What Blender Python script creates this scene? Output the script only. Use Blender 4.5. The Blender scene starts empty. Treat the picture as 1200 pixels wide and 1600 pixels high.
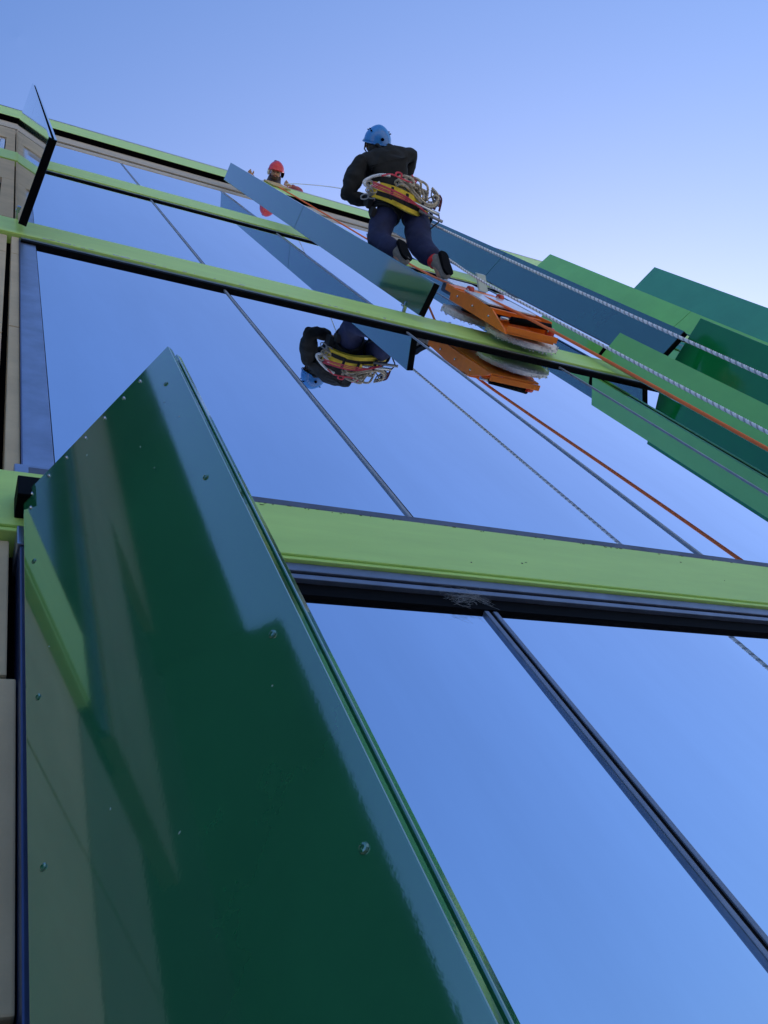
import bpy, bmesh, math, random
from mathutils import Vector, Matrix, noise
random.seed(7)
# ------------------------------------------------------------------ units
# Survey units: 1 unit = distance from the lens to the facade (0.95 m).
# x runs along the facade, y into the building (glass face at y = 1), z up; lens height 1.55 m.
S = 0.95
H = 1.55
def W(x, y, z): return Vector((x * S, (y - 1) * S, z * S + H))

# ------------------------------------------------------------------ camera
sc = bpy.context.scene
C = sc.collection
cam_data = bpy.data.cameras.new('camera')
cam = bpy.data.objects.new('camera', cam_data); C.objects.link(cam)
Rr = Vector((0.89577262, -0.28642131, -0.33993271))
Dn = Vector((0.11718669, 0.88984273, -0.44096167))
Fw = Vector((0.42878747, 0.3551658, 0.83066152))
m = Matrix((Rr, -Dn, -Fw)).transposed().to_4x4()
m.translation = W(0, 0, 0)
cam.matrix_world = m
cam_data.sensor_fit = 'VERTICAL'; cam_data.sensor_height = 24
cam_data.lens = 1397.74 / 1600 * 24
cam_data.clip_start = 0.02; cam_data.clip_end = 2000
sc.camera = cam

# ------------------------------------------------------------------ sky and sun
SUN_EL, SUN_AZ = math.radians(35), math.radians(45)   # azimuth clockwise from +y (into the building)
world = bpy.data.worlds.new('World'); sc.world = world
world.use_nodes = True
wn, wl = world.node_tree.nodes, world.node_tree.links
bg = wn['Background']
sky = wn.new('ShaderNodeTexSky'); sky.sky_type = 'NISHITA'; sky.sun_disc = False
sky.sun_elevation = SUN_EL; sky.sun_rotation = SUN_AZ
sky.air_density = 1.5; sky.dust_density = 5.2; sky.ozone_density = 4; sky.altitude = 0
# a little more colour, as the phone camera renders this hazy blue
bw = wn.new('ShaderNodeRGBToBW'); sub = wn.new('ShaderNodeVectorMath'); sub.operation = 'SUBTRACT'
scl = wn.new('ShaderNodeVectorMath'); scl.operation = 'SCALE'; scl.inputs[3].default_value = 1.5
add = wn.new('ShaderNodeVectorMath'); add.operation = 'ADD'
tint = wn.new('ShaderNodeVectorMath'); tint.operation = 'MULTIPLY'; tint.inputs[1].default_value = (0.92, 0.94, 1.13)
wl.new(sky.outputs[0], bw.inputs[0]); wl.new(sky.outputs[0], sub.inputs[0]); wl.new(bw.outputs[0], sub.inputs[1])
wl.new(sub.outputs[0], scl.inputs[0]); wl.new(scl.outputs[0], add.inputs[0]); wl.new(bw.outputs[0], add.inputs[1])
wl.new(add.outputs[0], tint.inputs[0]); wl.new(tint.outputs[0], bg.inputs[0])
bg.inputs[1].default_value = 0.147
sd = bpy.data.lights.new('sun', 'SUN'); sd.energy = 5.0; sd.angle = math.radians(0.5); sd.color = (1, 0.95, 0.87)
sun = bpy.data.objects.new('sun', sd); C.objects.link(sun)
to_sun = Vector((math.sin(SUN_AZ) * math.cos(SUN_EL), math.cos(SUN_AZ) * math.cos(SUN_EL), math.sin(SUN_EL)))
sun.rotation_euler = to_sun.to_track_quat('Z', 'Y').to_euler()
sun.location = (0, 0, 40)
vs = sc.view_settings
vs.view_transform = 'Standard'; vs.look = 'None'; vs.exposure = 0.38; vs.gamma = 1; vs.use_curve_mapping = False
sc.cycles.max_bounces = 10; sc.cycles.glossy_bounces = 8

# ------------------------------------------------------------------ materials
def mat(name, col, rough=0.5, metal=0.0, ior=1.5, coat=0.0, coat_rough=0.03, coat_ior=1.5, var=0.0, vscale=3.0,
        bump=0.0, bscale=40.0, rvar=0.0, col2=None, streak=None):
    m = bpy.data.materials.new(name); m.use_nodes = True
    n, l = m.node_tree.nodes, m.node_tree.links
    p = n['Principled BSDF']
    p.inputs['Base Color'].default_value = (*col, 1)
    p.inputs['Roughness'].default_value = rough
    p.inputs['Metallic'].default_value = metal
    p.inputs['IOR'].default_value = ior
    p.inputs['Coat Weight'].default_value = coat
    p.inputs['Coat Roughness'].default_value = coat_rough
    p.inputs['Coat IOR'].default_value = coat_ior
    tc = n.new('ShaderNodeNewGeometry')
    src = tc.outputs['Position']
    if streak:
        mp = n.new('ShaderNodeMapping'); mp.inputs['Scale'].default_value = streak
        l.new(src, mp.inputs[0]); vsrc = mp.outputs[0]
    else: vsrc = src
    if var > 0 or col2:
        t = n.new('ShaderNodeTexNoise'); t.inputs['Scale'].default_value = vscale; t.inputs['Detail'].default_value = 6
        t.inputs['Roughness'].default_value = 0.65
        l.new(vsrc, t.inputs['Vector'])
        r = n.new('ShaderNodeValToRGB')
        r.color_ramp.elements[0].position = 0.32; r.color_ramp.elements[1].position = 0.7
        a = col2 if col2 else tuple(max(0, c * (1 - var)) for c in col)
        b = tuple(min(1, c * (1 + var * 0.6)) for c in col)
        r.color_ramp.elements[0].color = (*a, 1); r.color_ramp.elements[1].color = (*b, 1)
        l.new(t.outputs[0], r.inputs[0]); l.new(r.outputs[0], p.inputs['Base Color'])
    if rvar > 0:
        t2 = n.new('ShaderNodeTexNoise'); t2.inputs['Scale'].default_value = 5; t2.inputs['Detail'].default_value = 8
        l.new(src, t2.inputs['Vector'])
        mr = n.new('ShaderNodeMapRange'); mr.inputs[1].default_value = 0.3; mr.inputs[2].default_value = 0.7
        mr.inputs[3].default_value = max(0, rough - rvar); mr.inputs[4].default_value = rough + rvar
        l.new(t2.outputs[0], mr.inputs[0]); l.new(mr.outputs[0], p.inputs['Roughness'])
    if bump > 0:
        t3 = n.new('ShaderNodeTexNoise'); t3.inputs['Scale'].default_value = bscale; t3.inputs['Detail'].default_value = 2
        l.new(src, t3.inputs['Vector'])
        b = n.new('ShaderNodeBump'); b.inputs['Strength'].default_value = bump; b.inputs['Distance'].default_value = 0.01
        l.new(t3.outputs[0], b.inputs['Height']); l.new(b.outputs[0], p.inputs['Normal'])
        l.new(b.outputs[0], p.inputs['Coat Normal'])
    return m

def glossy_paint(name, col, **k):
    d = dict(rough=0.1, ior=1.6, coat=1.0, coat_rough=0.03, coat_ior=2.35, var=0.10, vscale=2.0, bump=0.004, bscale=160)
    d.update(k); return mat(name, col, **d)

M = dict(
    glass=mat('mirror_glass', (0.71, 0.79, 0.93), rough=0.0, metal=1.0, bump=0.004, bscale=1.3, var=0.09, vscale=0.9, streak=(1.6, 1, 0.3)),  # streaky tone paints faint soft reflections and smudges into the glass colour
    dark_glass=mat('dark_glass', (0.01, 0.012, 0.015), rough=0.05),
    lime=mat('lime_paint', (0.58, 0.84, 0.20), rough=0.45, ior=1.45, var=0.08, vscale=1.6, bump=0.03, bscale=90, streak=(1, 1, 6)),
    green_dark=glossy_paint('dark_green_gloss_paint', (0.010, 0.10, 0.055)),
    green_front=glossy_paint('foreground_green_gloss_paint', (0.035, 0.22, 0.09), rough=0.07, ior=1.55, coat_ior=2.4, coat_rough=0.045, bump=0.0022, rvar=0.03, var=0.16),
    green_matte=mat('matte_dark_green_paint', (0.006, 0.045, 0.028), rough=0.75, ior=1.2, var=0.1),
    green_blue=glossy_paint('blue_green_gloss_paint', (0.016, 0.10, 0.11), coat_ior=1.7),
    green_mid=glossy_paint('mid_green_gloss_paint', (0.005, 0.21, 0.05), coat_ior=1.35, ior=1.4),
    green_teal=glossy_paint('teal_green_gloss_paint', (0.05, 0.30, 0.16), coat_ior=1.45, ior=1.45),
    green_light=glossy_paint('light_green_gloss_paint', (0.19, 0.56, 0.13), coat_ior=1.35, ior=1.4),
    metal=mat('blue_grey_anodised_metal', (0.40, 0.43, 0.54), rough=0.33, metal=0.9, var=0.25, vscale=6, bump=0.01, bscale=60),
    sill=mat('dull_sill_metal', (0.13, 0.14, 0.19), rough=0.55, metal=0.4, var=0.35, vscale=9, bump=0.05, bscale=60),
    frame=mat('grey_frame_metal', (0.24, 0.26, 0.33), rough=0.4, metal=0.7, var=0.25, vscale=8),
    navy=mat('navy_profile_metal', (0.07, 0.095, 0.22), rough=0.3, metal=0.5, var=0.2, vscale=6),
    steel=mat('steel', (0.55, 0.56, 0.58), rough=0.25, metal=1.0),
    grey=mat('grey_joint_metal', (0.33, 0.34, 0.36), rough=0.4, metal=0.3, var=0.2, vscale=10),
    black=mat('black_rubber_and_shade', (0.004, 0.004, 0.005), rough=0.7, ior=1.15),
    void=mat('black_opening_and_shade', (0.002, 0.002, 0.003), rough=0.9, ior=1.05),
    beige=mat('beige_wall_panel', (0.62, 0.47, 0.28), rough=0.75, var=0.16, vscale=3, bump=0.08, bscale=120),
    beige_dimmed=mat('dimmed_beige_wall_panel', (0.21, 0.17, 0.12), rough=0.75, var=0.16, vscale=3),  # unseen beige panels, colour darkened so the foreground fin's reflection stays dim
    frieze=mat('beige_frieze_panel', (0.55, 0.46, 0.34), rough=0.7, var=0.14, vscale=3),
    pave=mat('grey_paving', (0.43, 0.42, 0.40), rough=0.9, var=0.3, vscale=0.6),
    roof=mat('roof_membrane', (0.16, 0.16, 0.165), rough=0.9, var=0.2, vscale=1),
    dark_wall=mat('dark_recess_wall', (0.008, 0.010, 0.010), rough=0.9, var=0.2, ior=1.1),
    orange=mat('orange_powder_coat', (1.0, 0.215, 0.004), rough=0.5, coat=0.08, coat_rough=0.1, var=0.14, vscale=14),
    orange_rope=mat('orange_rope', (1.0, 0.20, 0.05), rough=0.8, var=0.08, vscale=90, bump=0.2, bscale=300),
    white_rope=mat('white_rope', (0.9, 0.9, 0.92), rough=0.75, var=0.1, vscale=60),
    dark_rope=mat('dark_rope_strand', (0.45, 0.46, 0.49), rough=0.75),
    cream_rope=mat('cream_rope', (0.60, 0.52, 0.40), rough=0.8, var=0.25, vscale=50),
    pink=mat('pink_webbing', (0.85, 0.09, 0.14), rough=0.7, var=0.2, vscale=40),
    yellow=mat('yellow_fabric', (0.85, 0.62, 0.04), rough=0.65, var=0.25, vscale=14, bump=0.1, bscale=160),
    webbing=mat('black_webbing', (0.012, 0.012, 0.014), rough=0.8),
    jacket=mat('black_jacket_cloth', (0.008, 0.009, 0.010), rough=0.9, var=0.3, vscale=12, bump=0.25, bscale=26),
    navy_cloth=mat('navy_trouser_cloth', (0.010, 0.017, 0.072), rough=0.85, var=0.3, vscale=10, bump=0.25, bscale=24),
    shoe=mat('grey_shoe_fabric', (0.24, 0.225, 0.21), rough=0.8, var=0.3, vscale=40),
    red_sock=mat('red_sock', (0.7, 0.03, 0.04), rough=0.85, var=0.2, vscale=40),
    helmet_blue=mat('blue_helmet_plastic', (0.03, 0.22, 0.62), rough=0.3, coat=0.4, var=0.08, vscale=8),
    helmet_red=mat('red_helmet_plastic', (0.62, 0.02, 0.04), rough=0.3, coat=0.4, var=0.08, vscale=8),
    skin=mat('skin', (0.50, 0.27, 0.19), rough=0.5, var=0.15, vscale=30),
    hair=mat('brown_hair', (0.06, 0.035, 0.02), rough=0.7),
    eye=mat('eye', (0.04, 0.03, 0.03), rough=0.2),
    lip=mat('lip', (0.40, 0.13, 0.11), rough=0.5),
    grey_cloth=mat('grey_jacket_cloth', (0.10, 0.095, 0.12), rough=0.85, var=0.3, vscale=12),
    white=mat('white_plastic', (0.72, 0.73, 0.76), rough=0.25, coat=0.5, var=0.1, vscale=8),
    brush=mat('grey_white_bristle', (0.82, 0.80, 0.76), rough=0.95, var=0.15, vscale=60, bump=0.4, bscale=200),
    tan=mat('tan_canvas', (0.55, 0.40, 0.20), rough=0.85, var=0.2, vscale=20),
    red_plastic=mat('red_plastic', (0.6, 0.05, 0.02), rough=0.4),
    grime=mat('grime', (0.09, 0.11, 0.06), rough=0.9),
    web=mat('cobweb', (0.6, 0.6, 0.62), rough=0.9),
    housing=mat('dark_blue_housing', (0.012, 0.018, 0.035), rough=0.4, coat=0.3),
)

# ------------------------------------------------------------------ builders
def empty(name, at, label=None, cat=None, group=None):
    o = bpy.data.objects.new(name, None); C.objects.link(o)
    o.empty_display_size = 0.1
    o.location = W(*at)
    if label: o['label'] = label
    if cat: o['category'] = cat
    if group: o['group'] = group
    return o
def origin_of(o):
    v = Vector((0, 0, 0))
    while o is not None:
        v += o.location; o = o.parent
    return v
def finish(name, bm, material, parent=None, smooth=False, label=None):
    """bmesh in world coordinates -> one linked object, vertices local to the parent."""
    off = origin_of(parent)
    for v in bm.verts: v.co -= off
    bmesh.ops.recalc_face_normals(bm, faces=bm.faces)
    me = bpy.data.meshes.new(name)
    bm.to_mesh(me); bm.free()
    if smooth:
        for p in me.polygons: p.use_smooth = True
    mats = material if isinstance(material, (list, tuple)) else [material]
    for k in mats: me.materials.append(k)
    o = bpy.data.objects.new(name, me); C.objects.link(o)
    if parent is not None: o.parent = parent
    if label: o['label'] = label
    return o
def tag(o, label, cat, group=None, kind=None):
    o['label'] = label; o['category'] = cat
    if group: o['group'] = group
    if kind: o['kind'] = kind
    return o
def add_hexa(bm, pts, bev=0.0):
    """pts: 8 world points, bottom loop of 4 then top loop of 4."""
    t = bmesh.new()
    v = [t.verts.new(p) for p in pts]
    for f in ((0, 1, 2, 3), (4, 5, 6, 7), (0, 1, 5, 4), (1, 2, 6, 5), (2, 3, 7, 6), (3, 0, 4, 7)):
        t.faces.new([v[i] for i in f])
    bmesh.ops.recalc_face_normals(t, faces=t.faces)
    if bev > 0:
        bmesh.ops.bevel(t, geom=list(t.edges), offset=bev * S, segments=2, affect='EDGES', profile=0.6)
    merge(bm, t)
def merge(bm, t):
    mp = {}
    for v in t.verts: mp[v] = bm.verts.new(v.co)
    for f in t.faces:
        nf = bm.faces.new([mp[v] for v in f.verts]); nf.material_index = f.material_index; nf.smooth = f.smooth
    t.free()
def add_box(bm, x0, x1, y0, y1, z0, z1, bev=0.0):
    add_hexa(bm, [W(x0, y0, z0), W(x1, y0, z0), W(x1, y1, z0), W(x0, y1, z0),
                  W(x0, y0, z1), W(x1, y0, z1), W(x1, y1, z1), W(x0, y1, z1)], bev)
def box(name, b, material, parent, bev=0.0, label=None):
    bm = bmesh.new(); add_box(bm, *b, bev=bev); return finish(name, bm, material, parent, label=label)
def obox(bm, o, ax, ay, az, bev=0.0):
    """oriented box, survey units: corner o and three edge vectors."""
    o, ax, ay, az = map(Vector, (o, ax, ay, az))
    P = [o, o + ax, o + ax + ay, o + ay]
    add_hexa(bm, [W(*p) for p in P] + [W(*(p + az)) for p in P], bev)
def catmull(pts, n):
    pts = [Vector(p) for p in pts]
    out = []
    P = [2 * pts[0] - pts[1]] + pts + [2 * pts[-1] - pts[-2]]
    for i in range(1, len(P) - 2):
        a, b, c, d = P[i - 1:i + 3]
        for k in range(n):
            t = k / n
            out.append(0.5 * ((2 * b) + (c - a) * t + (2 * a - 5 * b + 4 * c - d) * t * t + (3 * b - a - 3 * c + d) * t ** 3))
    out.append(pts[-1]); return out
def frames(pts):
    T = []
    for i in range(len(pts)):
        a = pts[max(0, i - 1)]; b = pts[min(len(pts) - 1, i + 1)]
        T.append((b - a).normalized())
    up = Vector((0, 1, 0)) if abs(T[0].y) < 0.9 else Vector((1, 0, 0))
    N = []
    u = (up - T[0] * up.dot(T[0])).normalized()
    for t in T:
        u = (u - t * u.dot(t)).normalized(); N.append((u, t.cross(u)))
    return T, N
def add_tube(bm, pts, r, n=8, cap=True, radii=None):
    """tube through survey-unit points."""
    pts = [Vector(p) for p in pts]
    T, N = frames(pts)
    rings = []
    for i, p in enumerate(pts):
        rr = radii[i] if radii else r
        rings.append([bm.verts.new(W(*(p + (N[i][0] * math.cos(2 * math.pi * k / n) + N[i][1] * math.sin(2 * math.pi * k / n)) * rr))) for k in range(n)])
    for a, b in zip(rings, rings[1:]):
        for k in range(n):
            f = bm.faces.new((a[k], a[(k + 1) % n], b[(k + 1) % n], b[k])); f.smooth = True
    if cap:
        bm.faces.new(rings[0][::-1]); bm.faces.new(rings[-1])
def tube(name, pts, r, material, parent, n=8, radii=None, label=None):
    bm = bmesh.new(); add_tube(bm, pts, r, n, radii=radii)
    return finish(name, bm, material, parent, label=label)
def resample(pts, step):
    out = [pts[0].copy()]; acc = 0
    for a, b in zip(pts, pts[1:]):
        L = (b - a).length
        if L < 1e-9: continue
        s = step - acc
        while s <= L:
            out.append(a + (b - a) * (s / L)); s += step
        acc = (acc + L) % step
    return out
def twisted(bm, pts, r, strands=3, pitch=0.075, n=5, mat_of=lambda s: 0, seg=9):
    """laid rope: real strands wound round the line."""
    P = resample([Vector(p) for p in pts], pitch / seg)
    T, N = frames(P)
    for s in range(strands):
        q = []
        for i, p in enumerate(P):
            a = 2 * math.pi * (i / seg + s / strands)
            q.append(p + (N[i][0] * math.cos(a) + N[i][1] * math.sin(a)) * r * 0.5)
        f0 = len(bm.faces)
        add_tube(bm, q, r * 0.56, n)
        bm.faces.ensure_lookup_table()
        for f in bm.faces[f0:]: f.material_index = mat_of(s)
def add_ball(bm, c, rad, seg=16, rings=10, M3=None):
    """ellipsoid at survey point c; rad = (rx,ry,rz) or float; M3 rotates it."""
    if not isinstance(rad, (tuple, list)): rad = (rad,) * 3
    t = bmesh.new()
    bmesh.ops.create_uvsphere(t, u_segments=seg, v_segments=rings, radius=1)
    for v in t.verts:
        p = Vector((v.co.x * rad[0], v.co.y * rad[1], v.co.z * rad[2]))
        if M3: p = M3 @ p
        v.co = W(*(Vector(c) + p))
    for f in t.faces: f.smooth = True
    merge(bm, t)
def ball(name, c, rad, material, parent, M3=None, seg=16, rings=10):
    bm = bmesh.new(); add_ball(bm, c, rad, seg, rings, M3); return finish(name, bm, material, parent)
def skin_mesh(name, nodes, edges, material, parent, sub=2, root=None, wrinkle=0.0, wscale=9.0):
    """one continuous surface grown from a skeleton: nodes {key: (point, radius or (rx,ry))}."""
    keys = list(nodes); idx = {k: i for i, k in enumerate(keys)}
    me = bpy.data.meshes.new(name + '_cage')
    off = origin_of(parent)
    me.from_pydata([W(*nodes[k][0]) - off for k in keys], [(idx[a], idx[b]) for a, b in edges], [])
    o = bpy.data.objects.new(name + '_cage', me); C.objects.link(o)
    sk = o.modifiers.new('skin', 'SKIN'); sk.use_smooth_shade = True; sk.branch_smoothing = 0.5
    for k in keys:
        r = nodes[k][1]; r = (r, r) if not isinstance(r, tuple) else r
        d = me.skin_vertices[0].data[idx[k]]
        d.radius = (r[0] * S, r[1] * S); d.use_root = (k == (root or keys[0]))
    ss = o.modifiers.new('sub', 'SUBSURF'); ss.levels = sub; ss.render_levels = sub
    dg = bpy.context.evaluated_depsgraph_get(); dg.update()
    nm = bpy.data.meshes.new_from_object(o.evaluated_get(dg))
    bpy.data.objects.remove(o, do_unlink=True)
    if wrinkle > 0:
        nv = [v.normal.copy() for v in nm.vertices]
        for v, nn in zip(nm.vertices, nv):
            p = v.co * wscale
            v.co += nn * wrinkle * S * (noise.noise(p) + 0.6 * (1 - 2 * abs(noise.noise(p * 1.7 + Vector((3, 1, 7))))))
    for p in nm.polygons: p.use_smooth = True
    nm.name = name
    nm.materials.clear(); nm.materials.append(material)
    r = bpy.data.objects.new(name, nm); C.objects.link(r); r.parent = parent
    return r

# ------------------------------------------------------------------ ground
gm = bmesh.new()
for p in ((-900, -900), (900, -900), (900, 900), (-900, 900)): gm.verts.new((p[0], p[1], -0.02))
gm.faces.new(gm.verts)
g = finish('ground', gm, M['pave']); g['kind'] = 'structure'

# ------------------------------------------------------------------ the building
XL, XR = -0.93, 11.2
bld = empty('office_building', (0, 1.05, -1.63), 'office building with mirrored blue glazing, lime green bands and a beige left pier', 'building')
def bb(name, *a, mat_='black', parent=None, bev=0.0): return box(name, a, M[mat_], parent or bld, bev)
bb('building_core', XL + 0.03, XR, 1.06, 13, -1.62, 13.55, mat_='dark_wall')
bb('roof_deck', XL + 0.03, XR, 1.10, 13, 13.56, 13.62, mat_='roof')
bb('recessed_wall', -9, XL + 0.02, 1.32, 13, -1.62, 13.4, mat_='dark_wall')

MUL = [0.139, 1.295, 2.535, 3.775, 5.015, 6.255, 7.495, 8.735, 9.975, 11.18]
ROWS = [(-1.5, 1.80), (2.24, 5.42), (5.95, 9.005), (9.77, 11.90)]
# lime bands with their sill, head frame, gasket and painted black shade strip
BANDS = [(1.895, 2.19, 0.045, 0.030, 1.795), (5.475, 5.925, 0.036, 0.022, 5.425), (9.06, 9.74, 0.026, 0.014, 9.01)]
for i, (z0, z1, p, ph, zf) in enumerate(BANDS):
    t = bb('transom_band', -0.42 if i == 0 else XL, XR, 1 - p, 1.08, z0, z1, mat_='lime', bev=0.004)
    if i == 0:
        bb('drip_edge', -0.42, XR, 1 - p + 0.006, 1.03, z0 - 0.016, z0 - 0.001, mat_='lime', parent=t, bev=0.003)
        bb('sill', 0.15, XR, 1 - p + 0.006, 1.03, z1 + 0.012, z1 + 0.052, mat_='sill', parent=t, bev=0.005)
        bb('sill_gasket', 0.145, XR, 1 - p + 0.012, 1.02, z1 + 0.001, z1 + 0.011, mat_='black', parent=t)
        bb('head_frame', 0.145, XR, 1 - ph, 1.02, 1.838, z0 - 0.018, mat_='frame', parent=t, bev=0.003)
        bb('head_gasket_and_shade', 0.145, XR, 1 - ph + 0.008, 1.02, 1.828, 1.837, mat_='black', parent=t)
        bb('head_bead', 0.145, XR, 1 - ph + 0.004, 1.02, 1.806, 1.827, mat_='frame', parent=t, bev=0.002)
        bb('head_shade_strip', 0.145, XR, 1 - 0.012, 1.01, 1.752, 1.805, mat_='black', parent=t)  # black strip: mirrored dark recess under the band put into colour
    else:
        bb('sill', 0.15, XR, 1 - p + 0.006, 1.03, z1 + 0.001, z1 + 0.022, mat_='navy', parent=t, bev=0.003)
        bb('head_frame', 0.145, XR, 1 - ph, 1.02, zf + 0.004, z0 - 0.002, mat_='metal', parent=t, bev=0.002)
        bb('head_gasket_and_shade', 0.145, XR, 1 - ph * 0.9, 1.01, zf - 0.045, zf + 0.003, mat_='black', parent=t)  # deep shade below the band and its mirror image, painted black
# frieze and cornice under the roof edge
fr = bb('frieze', XL, XR, 0.985, 1.08, 12.42, 13.19, mat_='frieze')
bb('frieze_joint', XL, XR, 1.0, 1.06, 12.30, 12.415, mat_='void', parent=fr)
bb('frieze_lower', XL, XR, 0.995, 1.06, 11.94, 12.295, mat_='frieze', parent=fr, bev=0.004)
cr = bb('cornice', XL, XR, 0.91, 1.12, 13.20, 14.62, mat_='lime', bev=0.01)
bb('soffit_shade', XL, XR, 0.913, 1.06, 13.192, 13.199, mat_='void', parent=cr)  # shadowed underside of the cornice painted as a black plate
bb('coping', XL, XR, 0.902, 1.13, 14.625, 14.665, mat_='metal', parent=cr, bev=0.006)
# glass panes and mullions, one object each
for r, (z0, z1) in enumerate(ROWS):
    for i in range(len(MUL) - 1):
        g_ = MUL[i] + (0.083 if i == 0 else 0.0)
        bm = bmesh.new()
        tx, tz = random.uniform(-1, 1) * 0.0006, random.uniform(-1, 1) * 0.0006
        a = [(g_ + 0.004, z0 - 0.05), (MUL[i + 1] - 0.004, z0 - 0.05), (MUL[i + 1] - 0.004, z1 + 0.05), (g_ + 0.004, z1 + 0.05)]
        cx, cz = (g_ + MUL[i + 1]) / 2, (z0 + z1) / 2
        def yy(x, z): return 1.0 + (x - cx) * tx + (z - cz) * tz
        add_hexa(bm, [W(x, yy(x, z), z) for x, z in a] + [W(x, yy(x, z) + 0.025, z) for x, z in a])
        finish('glass_pane', bm, M['glass'], bld)
    for i, x in enumerate(MUL[1:-1]):
        bm = bmesh.new()
        if r == 0:
            w = 0.021
            add_box(bm, x - w, x - 0.006, 0.990, 1.03, z0, z1 - 0.05, 0.003)
            add_box(bm, x + 0.006, x + w, 0.990, 1.03, z0, z1 - 0.05, 0.003)
            mm = finish('mullion', bm, M['frame'], bld)
            bb('mullion_gasket', x - 0.0055, x + 0.0055, 0.994, 1.02, z0, z1 - 0.05, mat_='black', parent=mm)
        else:
            w = 0.0105
            add_box(bm, x - w, x + w * 0.3, 0.994, 1.03, z0, z1, 0.002)
            mm = finish('mullion', bm, M['grey'], bld)
            bb('mullion_gasket', x + w * 0.31, x + w, 0.997, 1.02, z0, z1, mat_='black', parent=mm)
# left end of the glazing: corner posts
bb('corner_post', 0.1295, 0.1435, 0.955, 1.04, -1.6, 1.80, mat_='navy', bev=0.003)
bb('corner_post', 0.1235, 0.145, 0.950, 1.04, 1.802, 1.885, mat_='metal', bev=0.003)
for z0, z1 in ((2.26, 5.42), (5.95, 9.0), (9.77, 11.9)):
    cp = bb('corner_post', 0.1405, 0.222, 0.992, 1.03, z0, z1, mat_='metal', bev=0.002)
    bb('post_edge', 0.1365, 0.1400, 0.975, 1.03, z0, z1, mat_='navy', parent=cp)
bb('corner_foot', 0.118, 0.23, 0.962, 1.02, 2.205, 2.255, mat_='metal', bev=0.004)
# beige pier of panels left of the glazing
WINS = [(6.07, 7.78), (9.75, 11.05)]
def panel(x0, x1, z0, z1, y0=0.985): bb('wall_panel', x0, x1, y0, 1.05, z0, z1, mat_='beige' if x1 > -0.3 or (z1 > 6 and x1 > -0.9) else 'beige_dimmed', bev=0.004)
bb('pier_backing', XL + 0.02, 0.135, 1.03, 1.055, -1.6, 13.1, mat_='void')
for x0, x1 in ((XL, -0.42), (-0.41, 0.127)):
    for z0, z1 in ((-1.6, -0.45), (-0.44, 0.72), (0.73, 1.37), (1.38, 1.875)):
        panel(x0, x1 if z0 < 1.3 else min(x1, 0.112), z0, z1)
for x0, x1 in ((XL, -0.42), (-0.41, 0.074)):
    for z0, z1 in ((2.2, 3.5), (3.51, 5.0), (5.012, 5.46)):
        if x0 == XL or z0 > 5: panel(x0 if x0 == XL else -0.41, -0.80 if (x0 == XL and z0 < 5) else x1, z0, z1)
        else: panel(-0.06, x1, z0, z1)
for z0, z1 in ((2.2, 3.62), (3.63, 5.0), (5.012, 5.46)): panel(0.097, 0.1355, z0, z1)
for (wz0, wz1), (f0, f1) in zip(WINS, ((5.94, 9.04), (9.76, 12.28))):
    if wz0 - f0 > 0.06: panel(XL, 0.104, f0, wz0 - 0.01)
    panel(XL, 0.104, wz1 + 0.01, f1)
    panel(XL, -0.62, wz0, wz1); panel(0.016, 0.104, wz0, wz1)
    panel(0.115, 0.1355, f0, f1)
    w = bb('window', -0.61, -0.575, 1.0, 1.04, wz0, wz1, mat_='white')
    for b in ((-0.035, 0.006, wz0, wz1), (-0.574, -0.036, wz0, wz0 + 0.04), (-0.574, -0.036, wz1 - 0.04, wz1)):
        bb('window_frame', b[0], b[1], 1.0, 1.04, b[2], b[3], mat_='white', parent=w)
    bb('window_pane', -0.574, -0.036, 1.015, 1.028, wz0 + 0.041, wz1 - 0.041, mat_='glass', parent=w)

tw = bb('window', -0.795, -0.765, 1.0, 1.04, 2.2, 5.0, mat_='navy')
bb('window_frame', -0.095, -0.065, 1.0, 1.04, 2.2, 5.0, mat_='navy', parent=tw)
bb('window_pane', -0.764, -0.096, 1.015, 1.028, 2.2, 5.0, mat_='dark_glass', parent=tw)
for z0, z1 in ((2.2, 3.5), (3.51, 5.0), (5.012, 7.2), (7.21, 9.4), (9.41, 11.6), (11.61, 13.1)):
    for x0, x1 in (((-2.40, -1.68), (-1.67, -0.94)) if z0 > 5 else ((-1.5, -0.94),)): panel(x0, x1, z0, z1)
# flaked white paint along the lower edge of the second band
bm = bmesh.new()
for k in range(46):
    x = 0.25 + 2.3 * random.random() ** 1.6; w_ = random.uniform(0.006, 0.035); h_ = random.uniform(0.004, 0.012)
    z = 5.476 + random.uniform(0.002, 0.02)
    add_box(bm, x, x + w_, 0.9615, 0.9635, z, z + h_)
o = finish('paint_flakes', bm, M['white'], bld); o['kind'] = 'stuff'

bm = bmesh.new()
for k in range(70):                                   # grime collected under the sill and along the drip edge of the first band
    x = 0.62 + 2.2 * random.random() ** 1.5; w_ = random.uniform(0.002, 0.012); h_ = random.uniform(0.001, 0.004)
    z = (2.189 - abs(random.gauss(0, 0.006))) if k % 8 else random.uniform(1.90, 2.18)
    if k % 3 == 0: w_ *= .4
    add_box(bm, x, x + w_, 0.9535, 0.9545, z - h_, z)
o = finish('grime_specks', bm, M['grime'], bld); o['kind'] = 'stuff'

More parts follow.
